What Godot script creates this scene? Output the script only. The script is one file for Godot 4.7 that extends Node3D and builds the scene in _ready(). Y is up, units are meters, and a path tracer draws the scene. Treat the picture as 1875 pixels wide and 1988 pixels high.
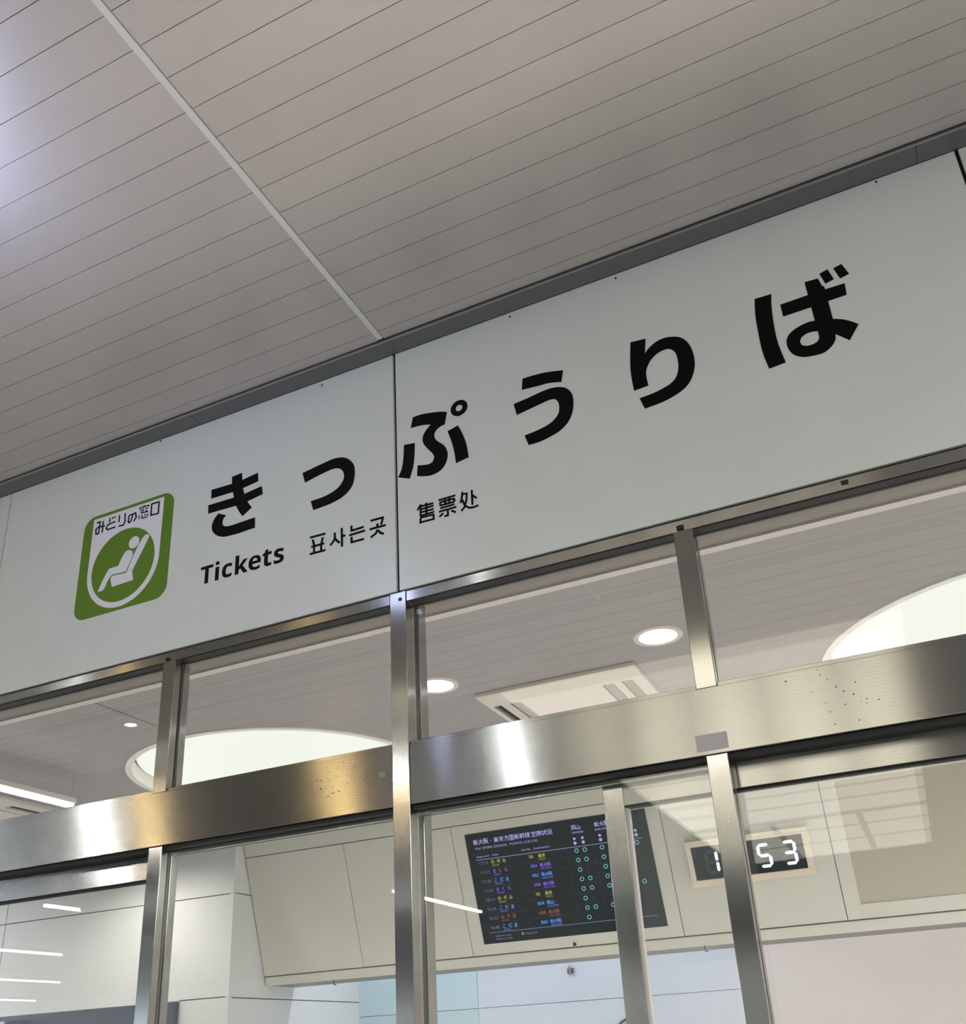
extends Node3D
# Ticket office front seen from the concourse: ceiling slats, white sign panels, stainless steel screen, the office behind the glass.
# Metres, y up. The shop front stands in the plane z = 0, the concourse is on the +z side, the office on the -z side.

const CEIL := 3.837          # underside of the concourse ceiling trim
const OFFICE := 2.951        # office ceiling
const SIGN_Y := 2.9          # height that the lettering outlines below are measured from
const TILT_K := 0.343        # lean of the display fascia, dz/dy
const FASCIA := Vector3(0, 2.951, -2.836)

var M := {}

# ---------------------------------------------------------------- helpers
func start() -> SurfaceTool:
	var st := SurfaceTool.new()
	st.begin(Mesh.PRIMITIVE_TRIANGLES)
	return st

func vert(st: SurfaceTool, p: Vector3, n: Vector3, uv: Vector2) -> void:
	st.set_normal(n)
	st.set_uv(uv)
	st.add_vertex(p)

func tri(st: SurfaceTool, p: Array, n: Vector3, uv: Array) -> void:
	var flip: bool = (p[1] - p[0]).cross(p[2] - p[0]).dot(n) > 0.0
	var order := [0, 2, 1] if flip else [0, 1, 2]
	for i in order:
		vert(st, p[i], n, uv[i])

func quad(st: SurfaceTool, p: Array, n: Vector3, uv: Array) -> void:
	tri(st, [p[0], p[1], p[2]], n, [uv[0], uv[1], uv[2]])
	tri(st, [p[0], p[2], p[3]], n, [uv[0], uv[2], uv[3]])

func face_uv(p: Vector3, axis: int, grain: int) -> Vector2:
	var u := grain if grain != axis else (axis + 1) % 3
	var v := 3 - axis - u
	return Vector2(p[u], p[v])

# a box from corner a to corner b with chamfered edges; grain is the axis that the surface is brushed along
func bx(st: SurfaceTool, a: Vector3, b: Vector3, bev := 0.0, grain := 0) -> void:
	var lo := a.min(b)
	var hi := a.max(b)
	bev = minf(bev, 0.45 * minf(hi.x - lo.x, minf(hi.y - lo.y, hi.z - lo.z)))
	var at := func(s: Array, full: int) -> Vector3:
		var p := Vector3.ZERO
		for k in 3:
			var inset := 0.0 if k == full else bev
			p[k] = hi[k] - inset if s[k] > 0 else lo[k] + inset
		return p
	for i in 3:
		var j := (i + 1) % 3
		var k := (i + 2) % 3
		for s in [-1, 1]:
			var pts := []
			for c in [[-1, -1], [1, -1], [1, 1], [-1, 1]]:
				var sg := [0, 0, 0]
				sg[i] = s; sg[j] = c[0]; sg[k] = c[1]
				pts.append(at.call(sg, i))
			var n := Vector3.ZERO
			n[i] = s
			quad(st, pts, n, pts.map(func(p): return face_uv(p, i, grain)))
			if bev <= 0.0:
				continue
			for t in [-1, 1]:
				var e := []
				for c in [[i, -1], [i, 1], [j, 1], [j, -1]]:
					var sg := [0, 0, 0]
					sg[i] = s; sg[j] = t; sg[k] = c[1]
					e.append(at.call(sg, c[0]))
				var m := Vector3.ZERO
				m[i] = s; m[j] = t
				quad(st, e, m.normalized(), e.map(func(p): return face_uv(p, i, grain)))
	if bev > 0.0:
		for sx in [-1, 1]:
			for sy in [-1, 1]:
				for sz in [-1, 1]:
					var sg := [sx, sy, sz]
					var q := [at.call(sg, 0), at.call(sg, 1), at.call(sg, 2)]
					tri(st, q, Vector3(sx, sy, sz).normalized(), q.map(func(p): return face_uv(p, 2, grain)))

# a flat outline in x, y raised from z0 to z1, moved by t
func prism(st: SurfaceTool, poly: PackedVector2Array, z0: float, z1: float, t := Transform3D.IDENTITY) -> void:
	var idx := Geometry2D.triangulate_polygon(poly)
	for z in [z0, z1]:
		var n := Vector3(0, 0, 1 if z == z1 else -1)
		for i in range(0, idx.size(), 3):
			var p := []
			var uv := []
			for k in 3:
				var c := poly[idx[i + k]]
				p.append(t * Vector3(c.x, c.y, z))
				uv.append(c)
			tri(st, p, t.basis * n, uv)
	var turn := 1.0 if Geometry2D.is_polygon_clockwise(poly) else -1.0
	for i in poly.size():
		var a := poly[i]
		var b := poly[(i + 1) % poly.size()]
		if a.distance_squared_to(b) < 1e-12:
			continue
		var d := (b - a).normalized()
		var n := Vector3(-d.y, d.x, 0) * turn
		quad(st, [t * Vector3(a.x, a.y, z0), t * Vector3(b.x, b.y, z0), t * Vector3(b.x, b.y, z1), t * Vector3(a.x, a.y, z1)], t.basis * n, [a, b, b, a])

func lathe(st: SurfaceTool, prof: Array, c: Vector3, steps := 64, smooth := false) -> void:
	for i in prof.size() - 1:
		var a: Vector2 = prof[i]
		var b: Vector2 = prof[i + 1]
		var d := (b - a).normalized()
		for k in steps:
			var f := TAU * k / steps
			var g := TAU * (k + 1) / steps
			var p := []
			for q in [[a, f], [a, g], [b, g], [b, f]]:
				p.append(c + Vector3(q[0].x * cos(q[1]), q[0].y, q[0].x * sin(q[1])))
			var m := (f + g) / 2
			quad(st, p, Vector3(d.y * cos(m), -d.x, d.y * sin(m)).normalized(), [Vector2(f, 0), Vector2(g, 0), Vector2(g, 1), Vector2(f, 1)])

func obj(called: String, st: SurfaceTool, mat: Material, parent: Node = self) -> MeshInstance3D:
	var o := MeshInstance3D.new()
	o.mesh = st.commit()
	o.material_override = mat
	o.name = called
	parent.add_child(o, true)
	return o

func box(called: String, a: Vector3, b: Vector3, mat: Material, parent: Node = self, bev := 0.0, grain := 0) -> MeshInstance3D:
	var st := start()
	bx(st, a, b, bev, grain)
	return obj(called, st, mat, parent)

func thing(called: String, label: String, category: String, group := "", at := Transform3D.IDENTITY) -> Node3D:
	var o := Node3D.new()
	o.name = called
	o.transform = at
	add_child(o, true)
	return tag(o, label, category, group)

func tag(o: Node3D, label: String, category: String, group := "") -> Node3D:
	o.set_meta("label", label)
	o.set_meta("category", category)
	if group:
		o.set_meta("group", group)
	return o

func structure(o: Node3D, label := "", category := "") -> Node3D:
	o.set_meta("kind", "structure")
	if label:
		o.set_meta("label", label)
	if category:
		o.set_meta("category", category)
	return o

func room(called: String, label := "", category := "") -> Node3D:
	var o := Node3D.new()
	o.name = called
	add_child(o, true)
	return structure(o, label, category)

func area_light(called: String, at: Vector3, size: Vector2, energy: float, color: Color) -> void:
	var l := AreaLight3D.new()
	l.name = called
	l.area_size = size
	l.light_energy = energy
	l.light_color = color
	l.area_range = 40.0
	l.shadow_enabled = true
	l.position = at
	l.rotation_degrees.x = -90
	add_child(l, true)

func spot(called: String, at: Vector3, angle: float, energy: float, color: Color, size := 0.05) -> void:
	var l := SpotLight3D.new()
	l.name = called
	l.spot_angle = angle
	l.spot_angle_attenuation = 0.8
	l.spot_range = 12.0
	l.spot_attenuation = 2.0
	l.light_energy = energy
	l.light_color = color
	l.light_size = size
	l.shadow_enabled = true
	l.position = at
	l.rotation_degrees.x = -90
	add_child(l, true)

# ---------------------------------------------------------------- materials
func mat(color: Color, rough := 0.5, metal := 0.0, spec := 0.5) -> StandardMaterial3D:
	var m := StandardMaterial3D.new()
	m.albedo_color = color
	m.roughness = rough
	m.metallic = metal
	m.metallic_specular = spec
	return m

func glow(color: Color, energy: float) -> StandardMaterial3D:
	var m := mat(Color(0.02, 0.02, 0.02), 0.4)
	m.emission_enabled = true
	m.emission = color
	m.emission_energy_multiplier = energy
	return m

func noise_tex(freq: float, lo: Color, hi: Color, octaves := 3, seed_value := 7, size := Vector2i(512, 512), seamless := true) -> NoiseTexture2D:
	var n := FastNoiseLite.new()
	n.seed = seed_value
	n.frequency = freq
	n.fractal_octaves = octaves
	var ramp := Gradient.new()
	ramp.colors = PackedColorArray([lo, hi])
	ramp.offsets = PackedFloat32Array([0.25, 0.75])
	var t := NoiseTexture2D.new()
	t.width = size.x
	t.height = size.y
	t.seamless = seamless
	t.noise = n
	t.color_ramp = ramp
	return t

# fine scratches along u: every row tilts up or down by its own small angle
func brushed_normals() -> ImageTexture:
	var rng := RandomNumberGenerator.new()
	rng.seed = 21
	var im := Image.create(8, 2048, false, Image.FORMAT_RGB8)
	for y in 2048:
		for x in 8:
			var t := clampf(rng.randfn(0.0, 0.17), -0.6, 0.6)
			im.set_pixel(x, y, Color(0.5, 0.5 + 0.5 * sin(t), 0.5 + 0.5 * cos(t)))
	return ImageTexture.create_from_image(im)

func make_materials() -> void:
	var streak := noise_tex(0.02, Color(0.965, 0.965, 0.96), Color(1, 1, 1), 3, 11)
	var steel := mat(Color(0.80, 0.795, 0.775).darkened(0.16), 0.11, 1.0)
	steel.albedo_texture = streak
	steel.uv1_scale = Vector3(0.7, 110, 1)
	steel.normal_enabled = true
	steel.normal_texture = brushed_normals()
	steel.normal_scale = 1.0
	M.steel = steel
	M.steel_dark = mat(Color(0.22, 0.22, 0.21), 0.45, 0.8)
	M.gasket = mat(Color(0.05, 0.05, 0.048), 0.6)
	var enamel := mat(Color(0.855, 0.87, 0.85), 0.32)
	enamel.albedo_texture = noise_tex(0.012, Color(0.99, 0.99, 0.99), Color(1, 1, 1), 4, 3)
	enamel.uv1_scale = Vector3(0.6, 0.6, 1)
	M.enamel = enamel
	M.ink = mat(Color(0.01, 0.011, 0.018), 0.6, 0.0, 0.25)
	M.green = mat(Color(0.36, 0.50, 0.10), 0.4)
	M.white_film = mat(Color(0.90, 0.89, 0.92), 0.4)
	M.slat = mat(Color(0.805, 0.775, 0.76), 0.34, 0.5)
	M.slat_b = mat(Color(0.80, 0.77, 0.755), 0.36, 0.5)
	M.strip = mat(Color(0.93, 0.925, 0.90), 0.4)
	M.trim = mat(Color(0.46, 0.46, 0.47), 0.4, 0.4)
	M.trim_lip = mat(Color(0.62, 0.62, 0.63), 0.4, 0.3)
	M.void = mat(Color(0.05, 0.05, 0.05), 0.8)
	M.plaster = mat(Color(0.80, 0.80, 0.79), 0.7)
	M.slab = mat(Color(0.53, 0.535, 0.54), 0.6)
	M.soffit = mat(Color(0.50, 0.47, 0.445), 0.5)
	M.edge = mat(Color(0.80, 0.77, 0.745), 0.5)
	M.office_slat = mat(Color(0.585, 0.565, 0.56), 0.5)
	M.office_wall = mat(Color(0.84, 0.845, 0.84), 0.42)
	M.wall_blue = mat(Color(0.735, 0.815, 0.84), 0.45)
	M.wall_white = mat(Color(0.80, 0.82, 0.86), 0.45)
	M.wall_reflection_tint = mat(Color(0.83, 0.80, 0.785), 0.5)  # pinkish tint stands in for a warm reflection in the door glass
	M.cream = mat(Color(0.80, 0.795, 0.75), 0.4)
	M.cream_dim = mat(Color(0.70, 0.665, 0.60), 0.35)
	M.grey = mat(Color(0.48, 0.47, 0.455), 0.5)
	M.slate = mat(Color(0.26, 0.28, 0.33), 0.35)
	M.floor = mat(Color(0.60, 0.60, 0.60), 0.5)
	M.office_floor = mat(Color(0.90, 0.885, 0.87), 0.5)
	M.black_gloss = mat(Color(0.06, 0.063, 0.115), 0.2, 0.0, 0.12)
	M.beech = mat(Color(0.87, 0.82, 0.745), 0.45)
	M.appliance = mat(Color(0.82, 0.785, 0.75), 0.4)
	M.vane = mat(Color(0.56, 0.54, 0.52), 0.5)
	M.tape = mat(Color(0.72, 0.70, 0.695), 0.6)
	M.tan = mat(Color(0.86, 0.66, 0.46), 0.6)
	M.seg_off = mat(Color(0.10, 0.10, 0.12), 0.4)
	var glass := mat(Color(0.93, 1.0, 0.96, 0.02), 0.0)
	glass.transparency = BaseMaterial3D.TRANSPARENCY_ALPHA
	M.glass = glass

# ---------------------------------------------------------------- lettering
func points(c: Array) -> PackedVector2Array:
	var p := PackedVector2Array()
	for i in range(0, c.size(), 2):
		p.append(Vector2(c[i] / 2000.0, SIGN_Y + c[i + 1] / 2000.0))
	return p

# rounds an outline through its points and keeps its corners
func rounded(p: PackedVector2Array) -> PackedVector2Array:
	var n := p.size()
	var tan_out := []
	for i in n:
		var a := (p[i] - p[(i + n - 1) % n]).normalized()
		var b := (p[(i + 1) % n] - p[i]).normalized()
		tan_out.append(null if absf(a.angle_to(b)) > 0.62 else (a + b).normalized())
	var r := PackedVector2Array()
	for i in n:
		var a := p[i]
		var b := p[(i + 1) % n]
		var d := b - a
		r.append(a)
		if tan_out[i] == null and tan_out[(i + 1) % n] == null:
			continue
		var ta: Vector2 = (tan_out[i] if tan_out[i] != null else d.normalized()) * d.length()
		var tb: Vector2 = (tan_out[(i + 1) % n] if tan_out[(i + 1) % n] != null else d.normalized()) * d.length()
		for s in [0.25, 0.5, 0.75]:
			var h: float = s
			var h2 := h * h
			var h3 := h2 * h
			r.append(a * (2 * h3 - 3 * h2 + 1) + ta * (h3 - 2 * h2 + h) + b * (3 * h2 - 2 * h3) + tb * (h3 - h2))
	return r

# strokes of even width along polylines: one bar per segment, lapped where segments meet
func strokes(st: SurfaceTool, line: PackedVector2Array, w: float, z0: float, z1: float, t := Transform3D.IDENTITY) -> void:
	var n := line.size()
	var closed := line[0] == line[n - 1]
	for i in n - 1:
		var d := (line[i + 1] - line[i]).normalized()
		var a := line[i] - (d * w * 0.36 if i > 0 or closed else Vector2.ZERO)
		var b := line[i + 1] + (d * w * 0.36 if i < n - 2 or closed else Vector2.ZERO)
		var side := Vector2(-d.y, d.x) * w / 2
		prism(st, PackedVector2Array([a + side, b + side, b - side, a - side]), z0, z1 + 0.00003 * (i % 3), t)

func ring_poly(c: Vector2, r: float, n := 48) -> PackedVector2Array:
	var p := PackedVector2Array()
	for i in n:
		p.append(c + Vector2(cos(TAU * i / n), sin(TAU * i / n)) * r)
	return p

# an outline with a hole, cut in two so that each half is a plain outline
func with_hole(outer: PackedVector2Array, hole: PackedVector2Array) -> Array:
	var mid := 0.0
	for q in hole:
		mid += q.x / hole.size()
	var out := []
	for side in [-1.0, 1.0]:
		var far: float = mid + side * 50.0
		var half := PackedVector2Array([Vector2(mid, -50), Vector2(far, -50), Vector2(far, 50), Vector2(mid, 50)])
		for piece in Geometry2D.intersect_polygons(outer, half):
			out.append_array(Geometry2D.clip_polygons(piece, hole))
	return out

const LETTERS := {
	"ki": [[-3922,1304,-3834,1310,-3828,1248,-3694,1266,-3686,1194,-3818,1178,-3804,1124,-3654,1142,-3642,1074,-3774,1054,-3756,1026,-3732,992,-3810,944,-3840,988,-3872,1048,-4118,1056,-4122,1126,-3894,1122,-3906,1172,-4100,1176,-4102,1250,-3918,1244], [-4024,1030,-3954,994,-3974,978,-3982,954,-3982,930,-3968,912,-3940,900,-3894,896,-3830,898,-3700,902,-3696,818,-3750,818,-3824,814,-3900,816,-3962,822,-4010,840,-4046,868,-4070,902,-4076,936,-4072,964,-4056,996]],
	"tsu": [[-3312,1140,-3134,1166,-3056,1174,-2994,1164,-2954,1144,-2918,1108,-2896,1068,-2890,1020,-2894,968,-2908,918,-2942,876,-2992,846,-3052,830,-3104,822,-3216,816,-3238,892,-3154,894,-3098,902,-3050,916,-3014,936,-2990,962,-2976,990,-2976,1024,-2986,1052,-3006,1076,-3034,1090,-3064,1094,-3108,1090,-3194,1076,-3288,1056]],
	"pu": [[-2442,1296,-2380,1298,-2300,1284,-2234,1268,-2190,1250,-2210,1160,-2242,1154,-2268,1140,-2284,1120,-2288,1094,-2280,1068,-2258,1040,-2224,1004,-2204,964,-2198,920,-2210,872,-2238,832,-2276,812,-2322,806,-2368,814,-2422,832,-2416,912,-2374,900,-2334,894,-2306,902,-2294,932,-2302,960,-2328,998,-2354,1036,-2370,1068,-2374,1104,-2364,1136,-2344,1164,-2310,1194,-2368,1210,-2458,1218], [-2512,1102,-2432,1090,-2436,1018,-2448,916,-2476,830,-2560,866,-2534,920,-2520,992], [-2192,1100,-2116,1118,-2088,1048,-2064,958,-2052,854,-2142,840,-2150,922,-2168,1018]],
	"u": [[-1650,1312,-1574,1310,-1486,1300,-1380,1274,-1398,1192,-1478,1214,-1556,1220,-1662,1230], [-1724,1142,-1604,1156,-1528,1168,-1466,1170,-1412,1158,-1374,1136,-1348,1102,-1336,1060,-1336,1008,-1346,956,-1366,908,-1400,868,-1448,838,-1508,820,-1572,808,-1646,808,-1668,886,-1600,892,-1534,904,-1488,920,-1454,946,-1434,976,-1428,1016,-1432,1052,-1448,1080,-1476,1088,-1520,1084,-1598,1072,-1708,1054]],
	"ri": [[-940,1314,-846,1304,-864,1200,-828,1234,-782,1258,-734,1264,-682,1252,-640,1228,-610,1186,-592,1136,-584,1072,-588,1006,-606,946,-638,894,-682,860,-736,838,-802,822,-910,814,-932,896,-848,902,-782,916,-738,932,-706,960,-688,1000,-680,1042,-680,1092,-686,1134,-702,1162,-724,1178,-754,1180,-792,1170,-826,1148,-854,1112,-872,1068,-874,1024,-870,966,-958,960,-962,1034,-962,1120,-952,1222]],
	"ba": [[88,1326,160,1322,172,1262,182,1254,184,1232,288,1230,284,1150,184,1148,186,1020,228,1000,266,972,304,934,242,850,180,918,174,884,148,848,104,822,50,822,-10,836,-52,870,-72,918,-74,962,-60,1000,-30,1026,18,1044,64,1050,94,1046,92,1144,-62,1142,-64,1228,90,1232], [96,972,94,922,82,904,56,896,20,900,0,914,-4,942,8,966,34,978,64,980], [-192,1326,-98,1322,-110,1244,-118,1136,-120,1008,-112,918,-100,834,-192,826,-208,938,-210,1096,-206,1218], [174,1350,220,1362,240,1282,192,1270], [250,1356,296,1366,322,1284,272,1272]],
	"ko0": [[-3238,610,-3116,606], [-3216,588,-3202,538,-3204,488], [-3136,584,-3148,532,-3148,490], [-3226,536,-3124,534], [-3236,484,-3114,482]],
	"ko1": [[-3044,592,-3042,552,-3054,528,-3078,506], [-3042,552,-3028,528,-3004,506], [-2990,612,-2986,472], [-2988,550,-2962,548]],
	"ko2": [[-2916,608,-2914,566], [-2922,570,-2822,572], [-2932,540,-2812,542], [-2914,524,-2914,480], [-2920,484,-2820,482]],
	"ko3": [[-2770,602,-2672,600], [-2678,600,-2692,550], [-2720,568,-2720,540], [-2778,540,-2658,538], [-2720,522,-2732,498,-2770,478], [-2718,518,-2700,494,-2674,478]],
	"cn0": [[-2400,614,-2428,578], [-2404,598,-2406,530], [-2402,600,-2312,596], [-2366,614,-2358,598], [-2362,602,-2364,532], [-2402,578,-2312,578], [-2402,556,-2312,554], [-2406,532,-2308,532], [-2406,516,-2408,476], [-2408,518,-2314,514], [-2314,516,-2314,474], [-2408,484,-2314,482]],
	"cn1": [[-2276,606,-2158,606], [-2266,588,-2264,562], [-2266,588,-2166,586], [-2166,586,-2166,562], [-2264,564,-2166,562], [-2230,604,-2228,562], [-2202,602,-2200,562], [-2266,544,-2166,544], [-2276,522,-2154,522], [-2214,516,-2214,478,-2240,480], [-2246,504,-2274,484], [-2190,506,-2160,484]],
	"cn2": [[-2108,616,-2114,576,-2124,540], [-2110,596,-2078,598], [-2078,598,-2084,546,-2100,502,-2122,482], [-2112,560,-2094,510,-2066,488,-2036,484,-2004,488], [-2044,610,-2044,504], [-2040,570,-2014,542]],
	"bd0": [[-5204,1294,-5168,1294,-5170,1246,-5172,1192,-5198,1194,-5204,1238,-5180,1250,-5114,1244], [-5138,1292,-5134,1190]],
	"bd1": [[-5070,1298,-5070,1260], [-5012,1252,-5084,1244,-5098,1218,-5082,1200,-5004,1202], [-5046,1298,-5038,1284], [-5024,1298,-5016,1284]],
	"bd2": [[-4976,1298,-4974,1234], [-4920,1298,-4914,1226,-4922,1196,-4972,1198]],
	"bd3": [[-4838,1268,-4852,1212,-4866,1198,-4880,1212,-4876,1262,-4814,1268,-4804,1226,-4826,1198]],
	"bd4": [[-4740,1312,-4734,1300], [-4776,1282,-4776,1300,-4690,1298,-4692,1286], [-4736,1288,-4770,1268], [-4720,1284,-4696,1270], [-4732,1272,-4760,1252,-4696,1244], [-4718,1262,-4692,1240], [-4774,1236,-4776,1204], [-4748,1232,-4746,1202,-4692,1200], [-4722,1230,-4716,1214], [-4702,1224,-4688,1210]],
	"bd5": [[-4662,1300,-4592,1298,-4588,1198,-4660,1202,-4662,1300]],
	"fig0": [[-4832,954,-4806,936,-4796,910,-4806,876,-4852,780,-4984,788,-5008,764,-5046,686,-5066,676,-5108,680,-5028,834,-5012,848,-4930,848,-4880,944,-4860,958]],
	"fig1": [[-4690,1044,-4670,1044,-4654,1026,-4660,1010,-4788,770,-4770,690,-4970,684,-4994,754,-4982,778,-4844,768,-4712,1030]],
}

func letter(key: String, parent: Node3D, called := "character", z0 := 0.0, z1 := 0.0012, w := 0.0065, m: Material = null) -> void:
	var st := start()
	var t := Transform3D(Basis.IDENTITY, -parent.global_position)
	for c in LETTERS[key]:
		var p := points(c)
		if key.begins_with("ko") or key.begins_with("cn") or key.begins_with("bd"):
			strokes(st, p, w, z0, z1, t)
		elif key == "ba" and c == LETTERS.ba[1]:
			continue
		elif key == "ba" and c == LETTERS.ba[0]:
			for piece in with_hole(rounded(p), rounded(points(LETTERS.ba[1]))):
				prism(st, piece, z0, z1, t)
		else:
			prism(st, rounded(p), z0, z1, t)
	if key == "pu":
		var c := Vector2(-2102 / 2000.0, SIGN_Y + 1250 / 2000.0)
		for piece in with_hole(ring_poly(c, 0.0302), ring_poly(c, 0.0122)):
			prism(st, piece, z0, z1, t)
	obj(called, st, m if m else M.ink, parent)

# Latin text in a font, fitted to a box: left, baseline, width (0 keeps the font's own), height of the capitals
func latin(st: SurfaceTool, words: String, left: float, base: float, height: float, width := 0.0, bold := false, z := 0.0, t := Transform3D.IDENTITY) -> void:
	var f := SystemFont.new()
	f.font_names = PackedStringArray(["Droid Sans"])
	f.font_weight = 700 if bold else 400
	var m := TextMesh.new()
	m.font = f
	m.font_size = 64
	m.pixel_size = 0.01
	m.depth = 0.01
	m.curve_step = 1.0
	m.text = words
	var b := m.get_aabb()
	var s := height / (0.714 * 0.64)
	var sx := width / b.size.x if width > 0.0 else s
	var low: float = b.position.y
	for c in words:
		if c in "gjpqy,(":
			low = b.position.y + 0.24 * 0.64
			break
	var x := t * Transform3D(Basis.from_scale(Vector3(sx, s, 0.06)), Vector3(left - b.position.x * sx, base - low * s, z + 0.0003))
	var arr := m.surface_get_arrays(0)
	var v: PackedVector3Array = arr[Mesh.ARRAY_VERTEX]
	var nor: PackedVector3Array = arr[Mesh.ARRAY_NORMAL]
	var idx: PackedInt32Array = arr[Mesh.ARRAY_INDEX]
	for i in idx:
		vert(st, x * v[i], (x.basis * nor[i]).normalized() if absf(nor[i].z) < 0.5 else nor[i], Vector2(v[i].x, v[i].y))

# Characters of the departure screen: strokes on a ten by ten grid, x to the right, y down
const KANA := {
	"新": "0,2 5,2|2.5,0 2.5,2|1,2 1.5,4|4,2 3.5,4|0,4 5,4|0,6 5,6|2.5,4 2.5,10|2.5,6 0,9|2.5,6 5,8|9,0 6,1.5 6,5 5.5,10|6,4.5 10,4.5|8.5,4.5 8.5,10",
	"大": "0,3.5 10,3.5|5,0 5,3.5 3.5,7 0,10|5,3.5 6.5,7 10,10",
	"阪": "0.5,0 0.5,10|0.5,0 3,0 2,3 3,5 2,7|4.5,1 10,1|4.5,1 4.5,6 3.5,10|4.5,4 9,4 6,9.5|5.5,5 10,10",
	"東": "0,2 10,2|5,0 5,10|1.5,4 8.5,4|1.5,4 1.5,7|8.5,4 8.5,7|1.5,5.5 8.5,5.5|1.5,7 8.5,7|5,7 0,10|5,7 10,10",
	"京": "0,2 10,2|5,0 5,2|2,4 8,4|2,4 2,6|8,4 8,6|2,6 8,6|5,6 5,10|2.5,7.5 1,9.5|7.5,7.5 9,9.5",
	"方": "0,2 10,2|5,0 5,2|4,2 4,5 1,10|4,4.5 8.5,4.5 8,9.5 6,10",
	"面": "0,0.5 10,0.5|5,0.5 4.5,2.5|0.5,2.5 9.5,2.5|0.5,2.5 0.5,10|9.5,2.5 9.5,10|0.5,10 9.5,10|3.5,2.5 3.5,10|6.5,2.5 6.5,10|3.5,5 6.5,5|3.5,7.5 6.5,7.5",
	"幹": "0,1.5 5,1.5|2.5,0 2.5,3|0.7,3 4.3,3|0.7,3 0.7,6.5|4.3,3 4.3,6.5|0.7,4.7 4.3,4.7|0.7,6.5 4.3,6.5|0,8 5,8|2.5,6.5 2.5,10|7.5,0 5.5,3|7.5,0 10,3|6,4 9.5,4|5.5,6.5 10,6.5|7.7,4 7.7,10",
	"線": "2,0 0.5,2.5 3,3|3.5,1.5 0.5,5 4,5|2.2,5 2.2,10|0.7,7 0.3,9|3.7,7 4.2,8.5|7,0 6.5,1|5.3,1 9.3,1|5.3,1 5.3,4.5|9.3,1 9.3,4.5|5.3,2.8 9.3,2.8|5.3,4.5 9.3,4.5|7.3,4.5 7.3,10|5,6.5 6.5,6.5 5,9|9.5,5.5 8,7|7.5,6.5 10,9.5",
	"空": "5,0 5,1.5|0.5,3 0.5,1.5 9.5,1.5 9.5,3|3.5,2.5 1,5|6.5,2.5 6.5,4.5 9.5,4.5|2,6 8,6|5,6 5,9.7|0.5,9.7 9.5,9.7",
	"席": "5,0 5,1.3|0.7,1.3 10,1.3|0.7,1.3 0.7,6 0,10|2,3.3 10,3.3|4,2 4,5|8,2 8,5|4,5 8,5|2.5,6.5 9.3,6.5|2.5,6.5 2.5,9.5|9.3,6.5 9.3,9.5|6,5 6,10",
	"状": "2,0 2,10|0.3,1.5 1,3.5|2,5.5 0,7.5|3.5,3.3 10,3.3|6.5,0 6.5,3.3 3.5,10|6.5,3.5 10,10|8.3,0.7 9.3,2",
	"況": "0.3,0.5 1.8,2|0,3.5 1.5,5|0.3,10 2,6.5|3.5,1 9,1|3.5,1 3.5,5|9,1 9,5|3.5,5 9,5|5,5 4.5,8 2.5,10|7.3,5 7.3,9.5 10,9.5 10,8",
	"岡": "0.5,0.5 0.5,10|0.5,0.5 9.5,0.5 9.5,10|3.5,1.5 4,3|6.5,1.5 6,3|2,3.5 8,3.5|5,3.5 5,8|2.5,5.5 2.5,8 7.5,8 7.5,5.5",
	"山": "5,0 5,9|0.7,3.5 0.7,9.3 9.3,9.3 9.3,3.5",
	"の": "5,1 4,6 2.5,8.5 1,7 1.2,4 4,1.2 7.5,1.5 9.2,4.5 8,8 6,9.5",
	"ぞ": "2.5,1 7,1 1,5 9,4.2 5.5,6 5.3,8.5 8,9.5|8.3,0 9,1.2|9.3,0 10,1.2",
	"み": "2,1.5 5.5,1.2 2.5,8 1,8 1,6.3 3.5,5.7 9.5,7.5|7.8,3.5 7.5,7 5.5,10",
	"さ": "1,3.3 9,2|4.5,0 8,6 4,5.5|2.3,6 2,8 4,9.7 8,9.5",
	"く": "7,0 2.5,5 7.5,10",
	"ら": "4,0 7,1.5|2.5,2.5 2,6.5 5,4.8 8.3,5.5 8.3,8 4,10",
	"こ": "2,1.5 8,1.5|2,5.5 1.5,8 4,9.3 8.5,9",
	"だ": "0.5,2.5 6,2.3|3.5,0 1,9.5|5.5,4.5 9,4.5|5,7 5,8.7 9.5,9|7.5,0.5 8.2,2|9,0 9.7,1.5",
	"ま": "1.5,2.3 8.5,2.3|1.8,4.8 8.2,4.8|5,0 5,8 3,9.5 1.5,8.5 3,7.3 5,7.3 9,9.5",
	"ず": "0.5,2.5 9.5,2.5|5.3,0.5 5.3,7 4,10|5.3,5 3.5,4.5 3,6 5,6.8|8,0 8.7,1.3|9.2,0 10,1.3",
	"ほ": "1,1 0.7,6 1.3,9.5|3.5,1.2 9.2,1.2|3.5,4 9.5,4|6.5,1.2 6.5,8 5,9.5 3.5,8.3 5,7 9.7,9.2",
	"・": "4,5 6,5",
}

func japanese(st: SurfaceTool, words: String, left: float, base: float, height: float, pitch: float, w: float, z: float) -> void:
	for i in words.length():
		if not KANA.has(words[i]):
			continue
		for part in KANA[words[i]].split("|"):
			var line := PackedVector2Array()
			for xy in part.split(" "):
				var c: PackedStringArray = xy.split(",")
				line.append(Vector2(left + pitch * i + c[0].to_float() * 0.1 * height, base + height - c[1].to_float() * 0.1 * height))
			strokes(st, line, w, z, z + 0.0006)

# ---------------------------------------------------------------- the scene
func _ready() -> void:
	camera_and_light()
	make_materials()
	concourse()
	sign_band()
	steel_screen()
	office_shell()
	office_fittings()
	display_fascia()
	small_things()

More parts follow.
